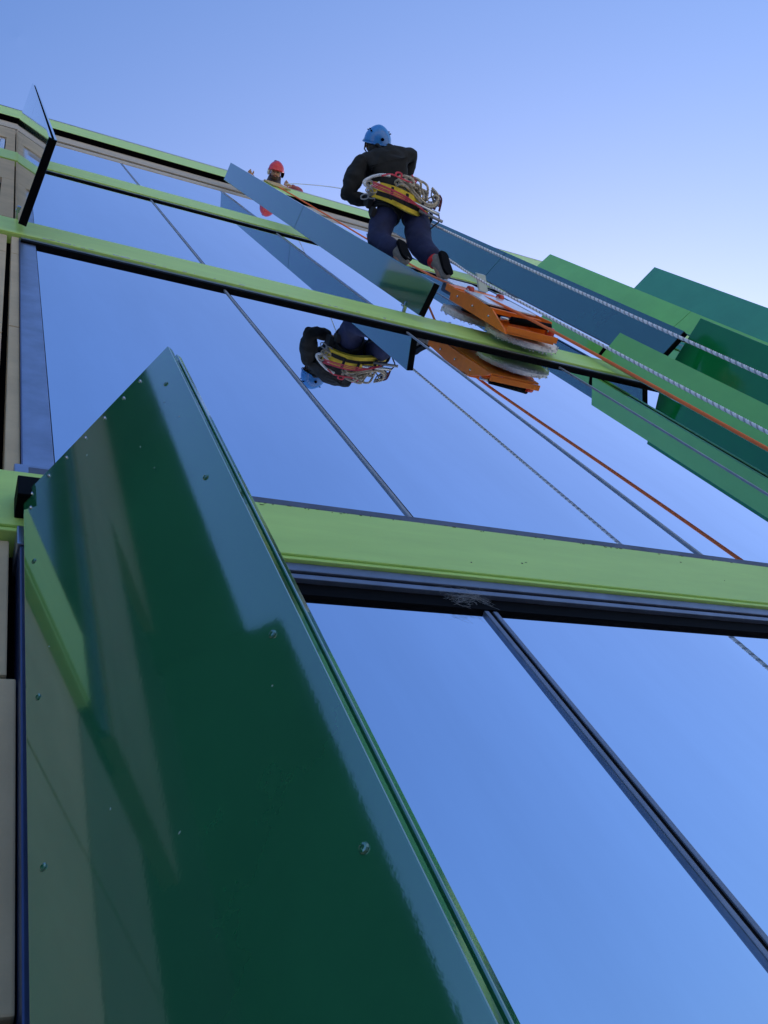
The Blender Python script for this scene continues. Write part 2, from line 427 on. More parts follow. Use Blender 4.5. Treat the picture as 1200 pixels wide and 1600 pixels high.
# ------------------------------------------------------------------ fins
def fin(label, inner, outer, z0, z1, paint, seams=(), thick=0.045, bracket=None, skin_t=0.015, rivets=()):
    I = Vector((inner[0], inner[1], 0)); O = Vector((outer[0], outer[1], 0))
    d = (O - I); w = d.length; d.normalize()
    n = Vector((d.y, -d.x, 0))
    if n.dot(-I) < 0: n = -n                      # towards the street side seen here
    f = empty('shading_fin', (inner[0], inner[1], z0), label, 'shading fin', 'vertical shading fins on the facade')
    zs = [z0] + list(seams) + [z1]
    for a, b in zip(zs, zs[1:]):
        a2 = a + (0.004 if a != z0 else 0); b2 = b - (0.004 if b != z1 else 0)
        for s in (0, 1):
            bm = bmesh.new()
            o = I - n * (0 if s == 0 else thick - skin_t)
            obox(bm, (o.x, o.y, a2), d * w, -n * skin_t, (0, 0, b2 - a2), 0.0022)
            finish('fin_face', bm, paint, f)
        bm = bmesh.new()
        o = I - n * (skin_t + 0.0004) + d * 0.004
        obox(bm, (o.x, o.y, a2 + 0.003), d * (w - 0.016), -n * (thick - 2 * skin_t - 0.0008), (0, 0, b2 - a2 - 0.006))
        finish('fin_core', bm, M['void'], f)
    # black end plate closing the lower end
    bm = bmesh.new()
    o = I - n * 0.001 + d * 0.003
    obox(bm, (o.x, o.y, z0 - 0.012), d * (w - 0.006), -n * (thick - 0.002), (0, 0, 0.0115), 0.001)
    finish('end_plate', bm, M['black'], f)
    for (u, v, kind) in rivets:
        c = I + d * (u * w) + n * 0.0005
        r = 0.0058 if kind == 'rivet' else 0.0042
        bm = bmesh.new()
        rings = []
        for (rr, h) in ((r, 0.0), (r * 0.8, 0.0022), (r * 0.42, 0.0026), (r * 0.36, 0.0012)):
            ring = []
            for k in range(10):
                t = 2 * math.pi * k / 10
                ring.append(bm.verts.new(W(*(c + d * (rr * math.cos(t)) + Vector((0, 0, v + rr * (1.0 if kind == 'rivet' else 1.5) * math.sin(t))) + n * h))))
            rings.append(ring)
        for p, q in zip(rings, rings[1:]):
            for k in range(10): bm.faces.new((p[k], p[(k + 1) % 10], q[(k + 1) % 10], q[k]))
        bm.faces.new(rings[-1])
        finish('rivet', bm, paint if kind == 'rivet' else M['steel'], f)
    if bracket is not None:
        bz, hh = bracket
        bm = bmesh.new()
        c = I + d * 0.03
        bw_ = 0.03 if hh > 0.05 else 0.012
        obox(bm, (c.x - bw_, c.y, bz), (2 * bw_, 0, 0), (0, 0.985 - c.y, 0), (0, 0, hh), 0.003)
        br = finish('bracket', bm, M['black'] if hh > 0.05 else M['steel'], f)
        for k in (0, 1):
            tube('bolt', [(c.x - 0.012 + 0.024 * k, (c.y + 0.96) / 2, bz + hh), (c.x - 0.012 + 0.024 * k, (c.y + 0.96) / 2, bz + hh + 0.03)], 0.008, M['steel'], br, 6)
    return f
riv = [(0.915, 1.80, 'rivet'), (0.915, 1.33, 'rivet'), (0.915, 0.87, 'rivet'), (0.915, 0.53, 'rivet'), (0.915, 0.17, 'rivet'), (0.915, -0.4, 'rivet'),
       (0.06, 1.63, 'rivet'), (0.06, 1.20, 'rivet'), (0.06, 0.86, 'rivet'), (0.06, 0.2, 'rivet')]
riv += [(u, 1.938, 'screw') for u in (0.06, 0.18, 0.30, 0.43, 0.56, 0.69, 0.80)] + [(0.05, 1.875, 'screw')]
front = fin('huge dark green glossy fin in the foreground, rising from the bottom edge', (.132, .92), (.378, .514), -1.5, 1.974, M['green_front'], rivets=riv, bracket=(1.93, 0.10), thick=0.042)
fin('slim tall fin at the top left corner of the glazing, seen almost edge-on', (.121, .92), (.213, .43), 5.52, 12.3, M['green_dark'], seams=(9.02,), bracket=(5.93, 0.04))
fin('long blue-reflecting fin with dark green lower end, left of the blue-helmeted worker', (2.715, .92), (2.757, .68), 5.68, 12.75, M['green_dark'], seams=(9.05,), bracket=(5.93, 0.02))
fin('broad dark blue fin behind the orange machine and the white ropes', (4.90, .90), (5.07, .568), 5.79, 12.75, M['green_blue'], seams=(8.95,), bracket=(5.93, 0.02))
fin('narrow light green fin running high behind the dark blue fin', (7.74, .88), (7.905, .638), 5.3, 12.6, M['green_light'], seams=(9.05,))
fin('wide teal green fin topmost at the right edge of the photo', (9.70, .95), (10.03, .373), 5.75, 12.75, M['green_teal'], seams=(9.05,))
fin('light green fin that the orange and white ropes cross at the right edge', (4.343, .925), (4.44, .70), 1.4, 5.74, M['green_light'])
fin('deep green fin below the broad teal fin and above the light green one', (5.125, .96), (5.238, .442), 1.4, 5.86, M['green_mid'])
fin('short light green fin stub between the lower white rope and the orange rope', (4.345, .925), (4.372, .835), 5.78, 6.75, M['green_light'])
fin('dark fin left of the pier, mirrored in the foreground fin above its step', (-2.5, 1.04), (-2.42, .43), 4.73, 12.75, M['green_matte'])
fin('dark deep fin left of the pier, mirrored in the lower foreground fin', (-2.5, 1.0), (-2.42, .20), -1.5, 4.722, M['green_matte'])

# little scuffs and chips on the foreground fin
I_ = Vector((.132, .92, 0)); d_ = (Vector((.378, .514, 0)) - I_); w_ = d_.length; d_.normalize(); n_ = Vector((d_.y, -d_.x, 0))
bm = bmesh.new()
for k in range(13):
    u = random.uniform(.08, .95); v = random.uniform(-.2, 1.85); L = random.uniform(.0015, .005); a = random.uniform(0, 3)
    c = I_ + d_ * (u * w_) + n_ * .0004 + Vector((0, 0, v))
    t = d_ * math.cos(a) + Vector((0, 0, math.sin(a))); q = n_.cross(t)
    vs_ = [bm.verts.new(W(*(c + t * L * x + q * .0011 * y))) for x, y in ((-1, 0), (0, -1), (1, 0), (0, 1))]
    top = bm.verts.new(W(*(c + n_ * .0006)))
    for i in range(4): bm.faces.new((vs_[i], vs_[(i + 1) % 4], top))
o = finish('scuffs', bm, M['white'], front); o['kind'] = 'stuff'

# ------------------------------------------------------------------ cobweb at a mullion head
bm = bmesh.new()
for k in range(130):
    a = Vector((1.238 + random.gauss(0, 0.03), 0.975 + random.uniform(-.006, .006), 1.80 + random.uniform(-0.03, 0.03)))
    b = a + Vector((random.gauss(0, 0.03), random.uniform(-0.004, 0.008), random.uniform(-0.03, 0.02)))
    mid = (a + b) / 2 + Vector((random.gauss(0, 0.01), 0, random.gauss(0, 0.012)))
    add_tube(bm, catmull([a, mid, b], 3), 0.00018, 3, cap=False)
o = finish('cobweb', bm, M['web']); tag(o, 'wispy grey cobweb under the lime band where the lower mullion starts', 'cobweb')

# ------------------------------------------------------------------ ropes
def rope(name, pts, r, mats, label, cat='rope', strands=3, group=None, pitch=0.047, mat_of=lambda s: 0, kind=None):
    bm = bmesh.new()
    if strands == 1: add_tube(bm, pts, r, 10)
    else: twisted(bm, pts, r, strands, pitch, 5, mat_of)
    o = finish(name, bm, mats); return tag(o, label, cat, group)
rope('white_rope', catmull([(3.41, .415, 7.62), (3.402, .42, 6.2), (3.40, .42, 4), (3.40, .418, 1.5), (3.41, .42, -1.55)], 8), 0.0098,
     [M['white_rope'], M['dark_rope']], 'upper white flecked rope crossing the dark blue fin', group='white ropes', mat_of=lambda s: 1 if s == 2 else 0)
rope('white_rope', catmull([(3.46, .625, 7.0), (3.42, .648, 6.2), (3.41, .65, 4.6), (3.41, .65, 2), (3.40, .65, -1.55)], 8), 0.0098,
     [M['white_rope'], M['dark_rope']], 'lower white flecked rope just above the orange rope', group='white ropes', mat_of=lambda s: 1 if s == 2 else 0)
rope('orange_rope', catmull([(3.83, 1.16, 14.69), (3.83, .97, 14.70), (3.82, .898, 14.55), (3.90, .915, 12.0), (3.93, .93, 10.2), (3.90, .925, 8.5), (3.55, .82, 7.0), (3.40, .752, 6.3), (3.365, .722, 5.75),
     (3.40, .718, 5.0), (3.445, .726, 4.0), (3.475, .733, 3.0), (3.50, .736, 1.5), (3.51, .736, 0), (3.51, .736, -1.55)], 10), 0.010,
     [M['orange_rope']], 'bright orange rope running from the roof edge over the machine', strands=1)
rope('safety_line', catmull([(4.25, .98, 14.70), (4.10, .86, 14.66), (3.62, .55, 11.2), (3.02, .33, 7.75)], 8), 0.006,
     [M['white_rope']], 'thin pale line from the roof edge down to the blue-helmeted worker', strands=2, pitch=0.06)

# ------------------------------------------------------------------ people
def hand(nodes, edges, pre, wrist, along, side, curl, k=1.0):
    """palm, four curled fingers and a thumb, grown from the wrist node `pre`."""
    a = Vector(along).normalized(); s = Vector(side); s = (s - a * s.dot(a)).normalized(); c = Vector(curl); c = (c - a * c.dot(a)).normalized()
    w = Vector(wrist)
    palm = w + a * 0.06 * k
    nodes[pre + 'p'] = (palm, (0.036 * k, 0.02 * k)); edges.append((pre, pre + 'p'))
    for i, (off, L) in enumerate(((-0.033, .85), (-0.011, 1.0), (0.011, .95), (0.033, .75))):
        b = w + a * 0.095 * k + s * off * k
        m1 = b + (a * 0.8 + c * 0.5) * 0.042 * L * k
        tip = m1 + (a * 0.2 + c * 0.95) * 0.042 * L * k
        nodes[f'{pre}f{i}a'] = (b, 0.0105 * k); nodes[f'{pre}f{i}b'] = (m1, 0.0095 * k); nodes[f'{pre}f{i}c'] = (tip, 0.008 * k)
        edges += [(pre + 'p', f'{pre}f{i}a'), (f'{pre}f{i}a', f'{pre}f{i}b'), (f'{pre}f{i}b', f'{pre}f{i}c')]
    t0 = w + a * 0.045 * k - s * 0.04 * k
    t1 = t0 + (a * 0.7 - s * 0.4 + c * 0.5) * 0.045 * k
    nodes[pre + 't0'] = (t0, 0.013 * k); nodes[pre + 't1'] = (t1, 0.010 * k)
    edges += [(pre + 'p', pre + 't0'), (pre + 't0', pre + 't1')]

def head_rig(up, fwd):
    u = Vector(up).normalized(); f = Vector(fwd); f = (f - u * f.dot(u)).normalized(); r = f.cross(u).normalized()
    return Matrix((r, f, u)).transposed(), r, f, u
def face(parent, c, rig, beard=None):
    Mx, r, f, u = rig; c = Vector(c)
    for s in (-1, 1):
        e = ball('eye', c + f * 0.088 + r * 0.036 * s - u * 0.002, (0.014, 0.010, 0.010), M['eye'], parent, Mx, 10, 6)
        ball('eyebrow', c + f * 0.093 + r * 0.036 * s + u * 0.02, (0.02, 0.008, 0.006), M['hair'], parent, Mx, 8, 5)
        ball('ear', c + r * 0.092 * s - f * 0.01 - u * 0.01, (0.014, 0.024, 0.034), M['skin'], parent, Mx, 10, 6)
    ball('nose', c + f * 0.105 - u * 0.03, (0.015, 0.022, 0.026), M['skin'], parent, Mx, 10, 6)
    ball('mouth', c + f * 0.092 - u * 0.068, (0.026, 0.010, 0.008), M['lip'], parent, Mx, 10, 6)
    if beard: ball('beard', c + f * 0.058 - u * 0.088, (0.062, 0.046, 0.040), beard, parent, Mx, 12, 8)
def helmet(parent, c, rig, material, vents=True):
    Mx, r, f, u = rig; c = Vector(c)
    bm = bmesh.new()
    t = bmesh.new(); bmesh.ops.create_uvsphere(t, u_segments=28, v_segments=18, radius=1)
    bmesh.ops.delete(t, geom=[v for v in t.verts if v.co.z < -0.22], context='VERTS')
    for v in t.verts:
        x, y, z = v.co
        k = 1.0 + (0.07 if z < -0.05 else 0.0)          # flared rim
        ridge = 0.018 * math.cos(3 * math.atan2(x, 1.0)) * max(0, z)
        p = Vector((x * 0.118 * k, y * 0.138 * k + (0.02 * max(0, y) if z < 0 else 0), z * 0.118 + ridge * 0.6))
        v.co = W(*(c + Mx @ p))
    for q in t.faces: q.smooth = True
    bmesh.ops.solidify(t, geom=t.faces[:], thickness=0.004)
    merge(bm, t)
    h = finish('helmet', bm, material, parent)
    bm = bmesh.new()
    pts = [c + Mx @ Vector((0.126 * math.cos(a), 0.147 * math.sin(a), -0.026)) for a in [2 * math.pi * k / 28 for k in range(29)]]
    add_tube(bm, pts, 0.006, 6); finish('helmet_rim', bm, material, h)
    if vents:
        for s in (-1, 1):
            for k in range(3):
                ball('helmet_vent', c + Mx @ Vector((s * 0.088, -0.055 + 0.05 * k, 0.083 - 0.012 * abs(k - 1))), (0.007, 0.016, 0.006), M['void'], h, Mx, 8, 5)
        ball('headlamp_clip', c + Mx @ Vector((0.0, -0.139, 0.02)), (0.016, 0.01, 0.013), M['void'], h, Mx, 8, 6)
    for s in (-1, 1):
        tube('chin_strap', [c + Mx @ Vector((s * 0.112, -0.02, -0.03)), c + Mx @ Vector((s * 0.1, 0.02, -0.09)), c + Mx @ Vector((s * 0.03, 0.075, -0.145)), c + Mx @ Vector((0, 0.08, -0.15))], 0.006, M['webbing'], h, 5)
    return h
def band_ring(bm, c, a, b, r, n=24, sweep=(0, 2 * math.pi), flat=1.0):
    c, a, b = Vector(c), Vector(a), Vector(b)
    pts = [c + a * math.cos(t) + b * math.sin(t) for t in [sweep[0] + (sweep[1] - sweep[0]) * k / n for k in range(n + 1)]]
    add_tube(bm, pts, r, 6)
def ribbon(bm, pts, wide, thick, n=10):
    """strap: survey points with a width vector, given thickness outwards."""
    P = catmull(pts, n); wv = Vector(wide)
    rows = []
    for i, p in enumerate(P):
        a = P[max(0, i - 1)]; b = P[min(len(P) - 1, i + 1)]
        nn = (b - a).cross(wv).normalized() * thick
        k = 1.0 if callable(wide) is False else wide(i / len(P))
        rows.append([bm.verts.new(W(*(p - wv / 2))), bm.verts.new(W(*(p + wv / 2))), bm.verts.new(W(*(p + wv / 2 + nn))), bm.verts.new(W(*(p - wv / 2 + nn)))])
    for a, b in zip(rows, rows[1:]):
        for k in range(4): bm.faces.new((a[k], a[(k + 1) % 4], b[(k + 1) % 4], b[k]))
    bm.faces.new(rows[0]); bm.faces.new(rows[-1][::-1])

# ---- worker on the rope, blue helmet, seen from below and behind
P1 = empty('person', (3.1, .45, 6.8), 'person with blue helmet, black jacket and navy trousers hanging on the facade', 'person', 'rope access workers')
J = dict(pelv=(3.112, .325, 7.5), waist=(3.043, .215, 7.62), chest=(2.975, .085, 7.77), neck=(2.965, -.005, 7.90), head=(2.943, -.065, 8.02),
         shL=(2.765, .105, 7.76), shR=(3.15, -.03, 7.85), elL=(2.640, .405, 7.58), haL=(2.865, .385, 7.62), elR=(3.262, -.065, 7.94), haR=(3.225, .165, 7.86),
         hipL=(2.985, .38, 7.46), hipR=(3.25, .335, 7.46), knL=(2.875, .655, 7.20), anL=(2.945, .678, 6.90), toL=(2.965, .745, 6.78),
         knR=(3.20, .585, 7.08), anR=(3.275, .665, 6.80), toR=(3.30, .755, 6.69))
J = {k: Vector(v) for k, v in J.items()}
rig1 = head_rig((-.12, -1, -.02), (0.05, .0, 1))
def human(root, J, rig, hand_dirs):
    _, r, f, u = rig
    n = {'pelv': (J['pelv'], (.145, .11)), 'waist': (J['waist'], (.125, .095)), 'chest': (J['chest'], (.15, .105)), 'neck': (J['neck'], .056),
         'hb': (J['head'] - u * .045 + f * .015, (.074, .082)), 'head': (J['head'] + u * .01, (.088, .098)), 'ht': (J['head'] + u * .085, (.06, .066))}
    e = [('pelv', 'waist'), ('waist', 'chest'), ('chest', 'neck'), ('neck', 'hb'), ('hb', 'head'), ('head', 'ht')]
    for s in 'LR':
        n['sh' + s] = (J['sh' + s], .066); n['el' + s] = (J['el' + s], .045); n['ha' + s] = (J['ha' + s], (.032, .026))
        n['hip' + s] = (J['hip' + s], .092); n['kn' + s] = (J['kn' + s], .062); n['an' + s] = (J['an' + s], .042)
        n['to' + s] = (J['to' + s], (.036, .026))
        e += [('chest', 'sh' + s), ('sh' + s, 'el' + s), ('el' + s, 'ha' + s), ('pelv', 'hip' + s), ('hip' + s, 'kn' + s), ('kn' + s, 'an' + s), ('an' + s, 'to' + s)]
        hand(n, e, 'ha' + s, J['ha' + s], *hand_dirs[s])
    return skin_mesh('body', n, e, M['skin'], root, 2, 'pelv')
def cloth_top(root, J, material, wr=0.012):
    n = {'pelv': (J['pelv'] + (J['pelv'] - J['waist']) * .25, (.185, .15)), 'waist': (J['waist'], (.168, .135)), 'wc': (J['waist'] * .5 + J['chest'] * .5, (.18, .14)),
         'chest': (J['chest'], (.185, .14)), 'neck': (J['chest'] * .3 + J['neck'] * .7, (.095, .09))}
    e = [('pelv', 'waist'), ('waist', 'wc'), ('wc', 'chest'), ('chest', 'neck')]
    for s in 'LR':
        sh, el, ha = J['sh' + s], J['el' + s], J['ha' + s]
        n['sh' + s] = (sh, .096); n['ua' + s] = ((sh + el) / 2, .078); n['el' + s] = (el, .068); n['fa' + s] = ((el + ha) / 2, .056); n['ha' + s] = (ha, .043)
        e += [('chest', 'sh' + s), ('sh' + s, 'ua' + s), ('ua' + s, 'el' + s), ('el' + s, 'fa' + s), ('fa' + s, 'ha' + s)]
    return skin_mesh('jacket', n, e, material, root, 3, 'waist', wr, 8.0)
def cloth_legs(root, J, material, wr=0.011, hem=(.10, .25)):
    n = {'w': (J['waist'] * .45 + J['pelv'] * .55, (.165, .13)), 'pelv': (J['pelv'], (.168, .138))}
    e = [('w', 'pelv')]
    for s, hm in zip('LR', hem):
        hip, kn, an = J['hip' + s], J['kn' + s], J['an' + s]
        end = an.lerp(kn, hm)
        n['hip' + s] = (hip, .132); n['th' + s] = ((hip + kn) / 2, .120); n['kn' + s] = (kn, .103); n['sn' + s] = ((kn + end) / 2, .097); n['an' + s] = (end, .089)
        e += [('pelv', 'hip' + s), ('hip' + s, 'th' + s), ('th' + s, 'kn' + s), ('kn' + s, 'sn' + s), ('sn' + s, 'an' + s)]
    return skin_mesh('trousers', n, e, material, root, 3, 'pelv', wr, 8.0)
def shoe(root, an, toe, down, upper='shoe'):
    a = (toe - an); L = a.length; a.normalize()
    dn = Vector(down); dn = (dn - a * dn.dot(a)).normalized()
    heel = an - a * 0.055 + dn * 0.045
    n = {'cuff': (an - a * 0.05 - dn * 0.03, .070), 'an': (an + dn * .008, .066), 'heel': (heel, (.042, .042)), 'mid': (an + a * L * .55 + dn * .04, (.047, .04)), 'toe': (an + a * (L + .04) + dn * .055, (.046, .03))}
    s = skin_mesh('shoe', n, [('cuff', 'an'), ('an', 'heel'), ('an', 'mid'), ('mid', 'toe')], M[upper], root, 2, 'an', 0.003, 30)
    # sole: an outline plate under the foot
    side = a.cross(dn).normalized()
    bm = bmesh.new()
    prof = [(-.05, .020), (-.042, .038), (-.02, .048), (.02, .050), (.07, .055), (.11, .055), (.135, .045), (.15, .022)]
    out = [(t, w) for t, w in prof] + [(t, -w) for t, w in reversed(prof)]
    base = an + dn * .082
    lo = [bm.verts.new(W(*(base + a * t * (L + .09) / .21 + side * w + dn * (.016 if t < -.015 else .008)))) for t, w in out]
    hi = [bm.verts.new(W(*(base + a * t * (L + .09) / .21 + side * w - dn * .012))) for t, w in out]
    bm.faces.new(lo); bm.faces.new(hi[::-1])
    for k in range(len(out)): bm.faces.new((lo[k], lo[(k + 1) % len(out)], hi[(k + 1) % len(out)], hi[k]))
    finish('sole', bm, M['black'], s)
    return s
human(P1, J, rig1, dict(L=((1, -.05, .1), (0, .1, 1), (0.2, -1, 0)), R=((-.3, 1, -.1), (1, .2, 0), (-.2, .2, -1))))
cloth_top(P1, J, M['jacket'], .020)
cloth_legs(P1, J, M['navy_cloth'], hem=(-.16, .13))
skin_mesh('overshorts', {'w': (J['waist'] * .5 + J['pelv'] * .5, (.172, .138)), 'p': (J['pelv'], (.182, .150)), 'hl': (J['hipL'], .140), 'hr': (J['hipR'], .140),
           'tl': (J['hipL'].lerp(J['knL'], .34), .130), 'tr': (J['hipR'].lerp(J['knR'], .34), .130)},
          [('w', 'p'), ('p', 'hl'), ('p', 'hr'), ('hl', 'tl'), ('hr', 'tr')], M['webbing'], P1, 3, 'p', .008, 9)
face(P1, J['head'], rig1)
hb1 = ball('hair', J['head'] - rig1[2] * 0.018 - rig1[3] * 0.006, (.094, .10, .092), M['hair'], P1, rig1[0])
helmet(P1, J['head'] + rig1[3] * 0.035 - rig1[2] * 0.03, rig1, M['helmet_blue'])
skin_mesh('hood', {'a': (J['neck'] + Vector((-.11, .03, -.03)), .045), 'b': (J['neck'] + Vector((-.02, -.035, -.01)), .055), 'c': (J['neck'] + Vector((.09, -.045, .0)), .05), 'd': (J['neck'] + Vector((.17, -.03, .0)), .04)},
          [('a', 'b'), ('b', 'c'), ('c', 'd')], M['jacket'], P1, 2, 'b', 0.012, 14)
down1 = Vector((0, .12, -1))
shoe(P1, J['anL'], J['toL'], (.25, -.5, -.8))
shoe(P1, J['anR'], J['toR'], (.3, -.5, -.8))
tube('sock', [J['anR'].lerp(J['knR'], .30), J['anR'] - Vector((0, 0, -.02))], .058, M['red_sock'], P1, 14)
# harness webbing
bm = bmesh.new()
px = (J['waist'] - J['pelv']).normalized()
for k, c in ((0.0, J['pelv'] + px * .07), (1, J['pelv'] + px * .10), (2, J['pelv'] + px * .13)):
    band_ring(bm, c, (.19, -.04, -.03), Vector((-.06, -.16, .11)).normalized() * .165, .017)
for s in 'LR':
    hip, kn = J['hip' + s], J['kn' + s]; ax = (kn - hip).normalized()
    u_ = ax.cross(Vector((1, 0, 0))).normalized(); v_ = ax.cross(u_)
    for q in (.06, .085, .11): band_ring(bm, hip + ax * q, u_ * .125, v_ * .125, .013)
for s in (-1, 1):
    add_tube(bm, catmull([J['pelv'] + px * .1 + Vector((.06 * s, -.14, 0)), J['waist'] + Vector((.07 * s, -.15, .05)), J['chest'] + Vector((.08 * s, -.15, .07)), J['chest'] + Vector((.11 * s, -.05, .17))], 5), .012, 6)
finish('harness', bm, M['webbing'], P1)
bm = bmesh.new()
obox(bm, (2.775, .35, 7.38), (.05, 0, 0), (0, .09, .0), (.02, -.02, .17), .01)
obox(bm, (2.80, .42, 7.30), (.045, 0, 0), (0, .07, .0), (.02, -.02, .14), .01)
finish('tool_pouch', bm, M['webbing'], P1)

# ---- kit hanging from his harness
def kit(*p, k=0.984): return tuple(Vector(p) * k)
seat = empty('work_seat', (3.06, .30, 7.30), 'yellow padded work seat with black stripes slung behind the hips', 'work seat')
bm = bmesh.new(); ribbon(bm, [kit(2.81, .268, 7.53), kit(2.92, .250, 7.42), kit(3.04, .256, 7.36), kit(3.20, .285, 7.37), kit(3.35, .330, 7.42)], (0.0, -.085, .02), -.03, 8)
finish('seat_pad', bm, M['yellow'], seat)
bm = bmesh.new(); ribbon(bm, [kit(2.825, .325, 7.50), kit(2.93, .325, 7.39), kit(3.05, .342, 7.31), kit(3.20, .362, 7.33), kit(3.36, .372, 7.39)], (0.0, -.034, .008), -.04, 8)
finish('seat_edge', bm, M['yellow'], seat)
bm = bmesh.new(); ribbon(bm, [kit(2.81, .305, 7.53), kit(2.92, .297, 7.40), kit(3.04, .306, 7.335), kit(3.20, .330, 7.345), kit(3.37, .358, 7.41)], (0.0, -.036, .008), -.036, 8)
finish('seat_strap', bm, M['webbing'], seat)
for x in (2.93, 3.075, 3.23):
    bm = bmesh.new(); y = .215 + max(0, x - 3.0) * .22
    obox(bm, kit(x, y, 7.325), (.014, 0, 0), (0.008, .10, -.01), (0, 0, .03))
    finish('seat_buckle', bm, M['webbing'], seat)
# coiled cream rope
bm = bmesh.new()
cc = Vector(kit(3.165, .170, 7.44))
for L in range(11):
    pts = []
    ph = random.uniform(0, 6); cx = cc + Vector((random.uniform(-.06, .08), random.uniform(-.025, .045), random.uniform(-.03, .03)))
    rx, ry = random.uniform(.045, .085), random.uniform(.022, .042)
    for q in range(17):
        a = 2 * math.pi * q / 16 + ph
        pts.append(cx + Vector((rx * math.cos(a) + .015 * math.sin(3 * a + L), ry * math.sin(a) + .012 * math.cos(2 * a + L) + .35 * rx * math.cos(a), .05 * math.sin(2 * a + L))))
    twisted(bm, catmull(pts, 4), .0105, 3, .05, 5)
for dy in (0, .018):
    twisted(bm, catmull([kit(3.06, .125 + dy, 7.45), kit(3.16, .21 + dy, 7.38), kit(3.27, .265 + dy, 7.34), kit(3.36, .245 + dy, 7.36), kit(3.385, .18 + dy, 7.40), kit(3.32, .13 + dy, 7.44)], 8), .0105, 3, .05, 5)
tag(finish('rope_coil', bm, M['cream_rope']), 'tangled cream rope coil hanging at the right hip above the yellow seat', 'rope')
bm = bmesh.new()
twisted(bm, catmull([kit(2.93, .14, 7.45), kit(2.86, .155, 7.48), kit(2.79, .20, 7.52), kit(2.745, .25, 7.52), kit(2.775, .275, 7.50), kit(2.83, .25, 7.48), kit(2.86, .215, 7.46)], 8), .012, 3, .05, 5)
tag(finish('rope_loop', bm, M['white_rope']), 'small white rope loop at the left hip of the worker', 'rope')
bm = bmesh.new()
for q in range(4):
    dx = .011 * q
    ribbon(bm, [kit(2.79 + random.uniform(0, .02), .225 + dx, 7.45, k=.978), kit(2.90, .233 + dx + random.uniform(-.004, .004), 7.36, k=.978), kit(3.0, .245 + dx + random.uniform(-.006, .006), 7.29, k=.978), kit(3.10 + .03 * q, .27 + dx, 7.27, k=.978), kit(3.20 + .03 * q, .31 + dx, 7.30, k=.978)], (0, .008, .003), .004, 6)
twisted(bm, catmull([kit(2.86, .16, 7.46), kit(2.93, .128, 7.45), kit(3.0, .132, 7.42), kit(3.10, .142, 7.40), kit(3.16, .12, 7.42), kit(3.12, .085, 7.46)], 8), .007, 3, .05, 5)
twisted(bm, catmull([kit(2.97, .12, 7.44), kit(2.98, .10, 7.45), kit(3.02, .098, 7.45), kit(3.03, .125, 7.44)], 6), .008, 3, .05, 5)
tag(finish('pink_sling', bm, M['pink']), 'pink red slings stretched across the yellow work seat', 'sling')
bars = empty('tool_bars', (3.3, .3, 7.2), 'two grey metal tool bars sticking out at the right hip', 'tool')
tube('tool_bar', [kit(3.12, .285, 7.33), kit(3.385, .318, 7.28)], .015, M['steel'], bars, 8)
tube('tool_bar', [kit(3.22, .335, 7.33), kit(3.43, .365, 7.26)], .013, M['grey'], bars, 8)
tube('bar_cord', catmull([kit(3.385, .318, 7.28), kit(3.40, .37, 7.27), kit(3.36, .42, 7.26), kit(3.31, .49, 7.26)], 6), .006, M['webbing'], bars, 6)
krb = empty('carabiner_bunch', (3.3, .2, 7.3), 'bunch of dark carabiners clipped along the harness of the hanging worker', 'carabiners')
for q in range(13):
    if q < 6: c = Vector(kit(3.36 + random.uniform(-.03, .04), .21 + random.uniform(-.05, .06), 7.40 + random.uniform(-.03, .03)))
    else: c = Vector(kit(2.79 + random.uniform(-.02, .06), .28 + random.uniform(-.04, .08), 7.48))
    a = random.uniform(0, 3)
    bm = bmesh.new()
    band_ring(bm, c, Vector((math.cos(a), math.sin(a), .2)) * .034, Vector((-math.sin(a), math.cos(a), .3)) * .019, .006, 14)
    finish('carabiner', bm, M['grey'] if q % 3 else M['cream_rope'], krb)
strp = empty('dark_red_straps', (3.38, .2, 7.3), 'bundle of dark red straps dangling right of the rope coil', 'straps')
dr = mat('dark_red_webbing', (.10, .02, .03), rough=.8)
for q in range(5):
    bm = bmesh.new()
    ribbon(bm, [kit(3.36 + .010 * q, .17, 7.42), kit(3.375 + .012 * q, .22 + random.uniform(-.02, .02), 7.40), kit(3.36 + .016 * q, .27 + random.uniform(-.03, .03), 7.38)], (.016, 0, 0), .006, 4)
    finish('strap', bm, dr, strp)

# ---- colleague leaning over the roof edge, red helmet
P2 = empty('person', (4.0, 1.45, 13.63), 'person with red helmet peering down over the roof edge', 'person', 'rope access workers')
K = dict(pelv=(4.02, 1.50, 14.62), waist=(4.0, 1.33, 14.80), chest=(3.98, 1.06, 14.90), neck=(3.96, .86, 14.90), head=(3.93, .735, 14.80),
         shL=(4.18, 1.0, 14.88), shR=(3.77, 1.0, 14.86), elL=(4.42, .93, 14.74), haL=(4.20, .875, 14.72), elR=(3.60, 1.04, 14.76), haR=(3.58, .90, 14.72),
         hipL=(4.13, 1.50, 14.55), hipR=(3.91, 1.50, 14.55), knL=(4.14, 1.46, 14.10), anL=(4.14, 1.52, 13.72), toL=(4.15, 1.38, 13.68),
         knR=(3.9, 1.46, 14.10), anR=(3.9, 1.52, 13.72), toR=(3.89, 1.38, 13.68))
K = {k: Vector(v) for k, v in K.items()}
rig2 = head_rig((-.02, -1, .10), (-.30, -.12, -1))
human(P2, K, rig2, dict(L=((-1, -.25, -.1), (.2, -1, 0), (0, -.2, -1)), R=((-.8, -.5, -.1), (-.5, .8, 0), (0, -.3, -1))))
cloth_top(P2, K, mat('red_grey_jacket_cloth', (0.42, 0.06, 0.07), rough=0.85, var=0.3, vscale=10, col2=(0.12, 0.09, 0.11)))
cloth_legs(P2, K, M['navy_cloth'], hem=(.0, .0))
face(P2, K['head'], rig2, M['hair'])
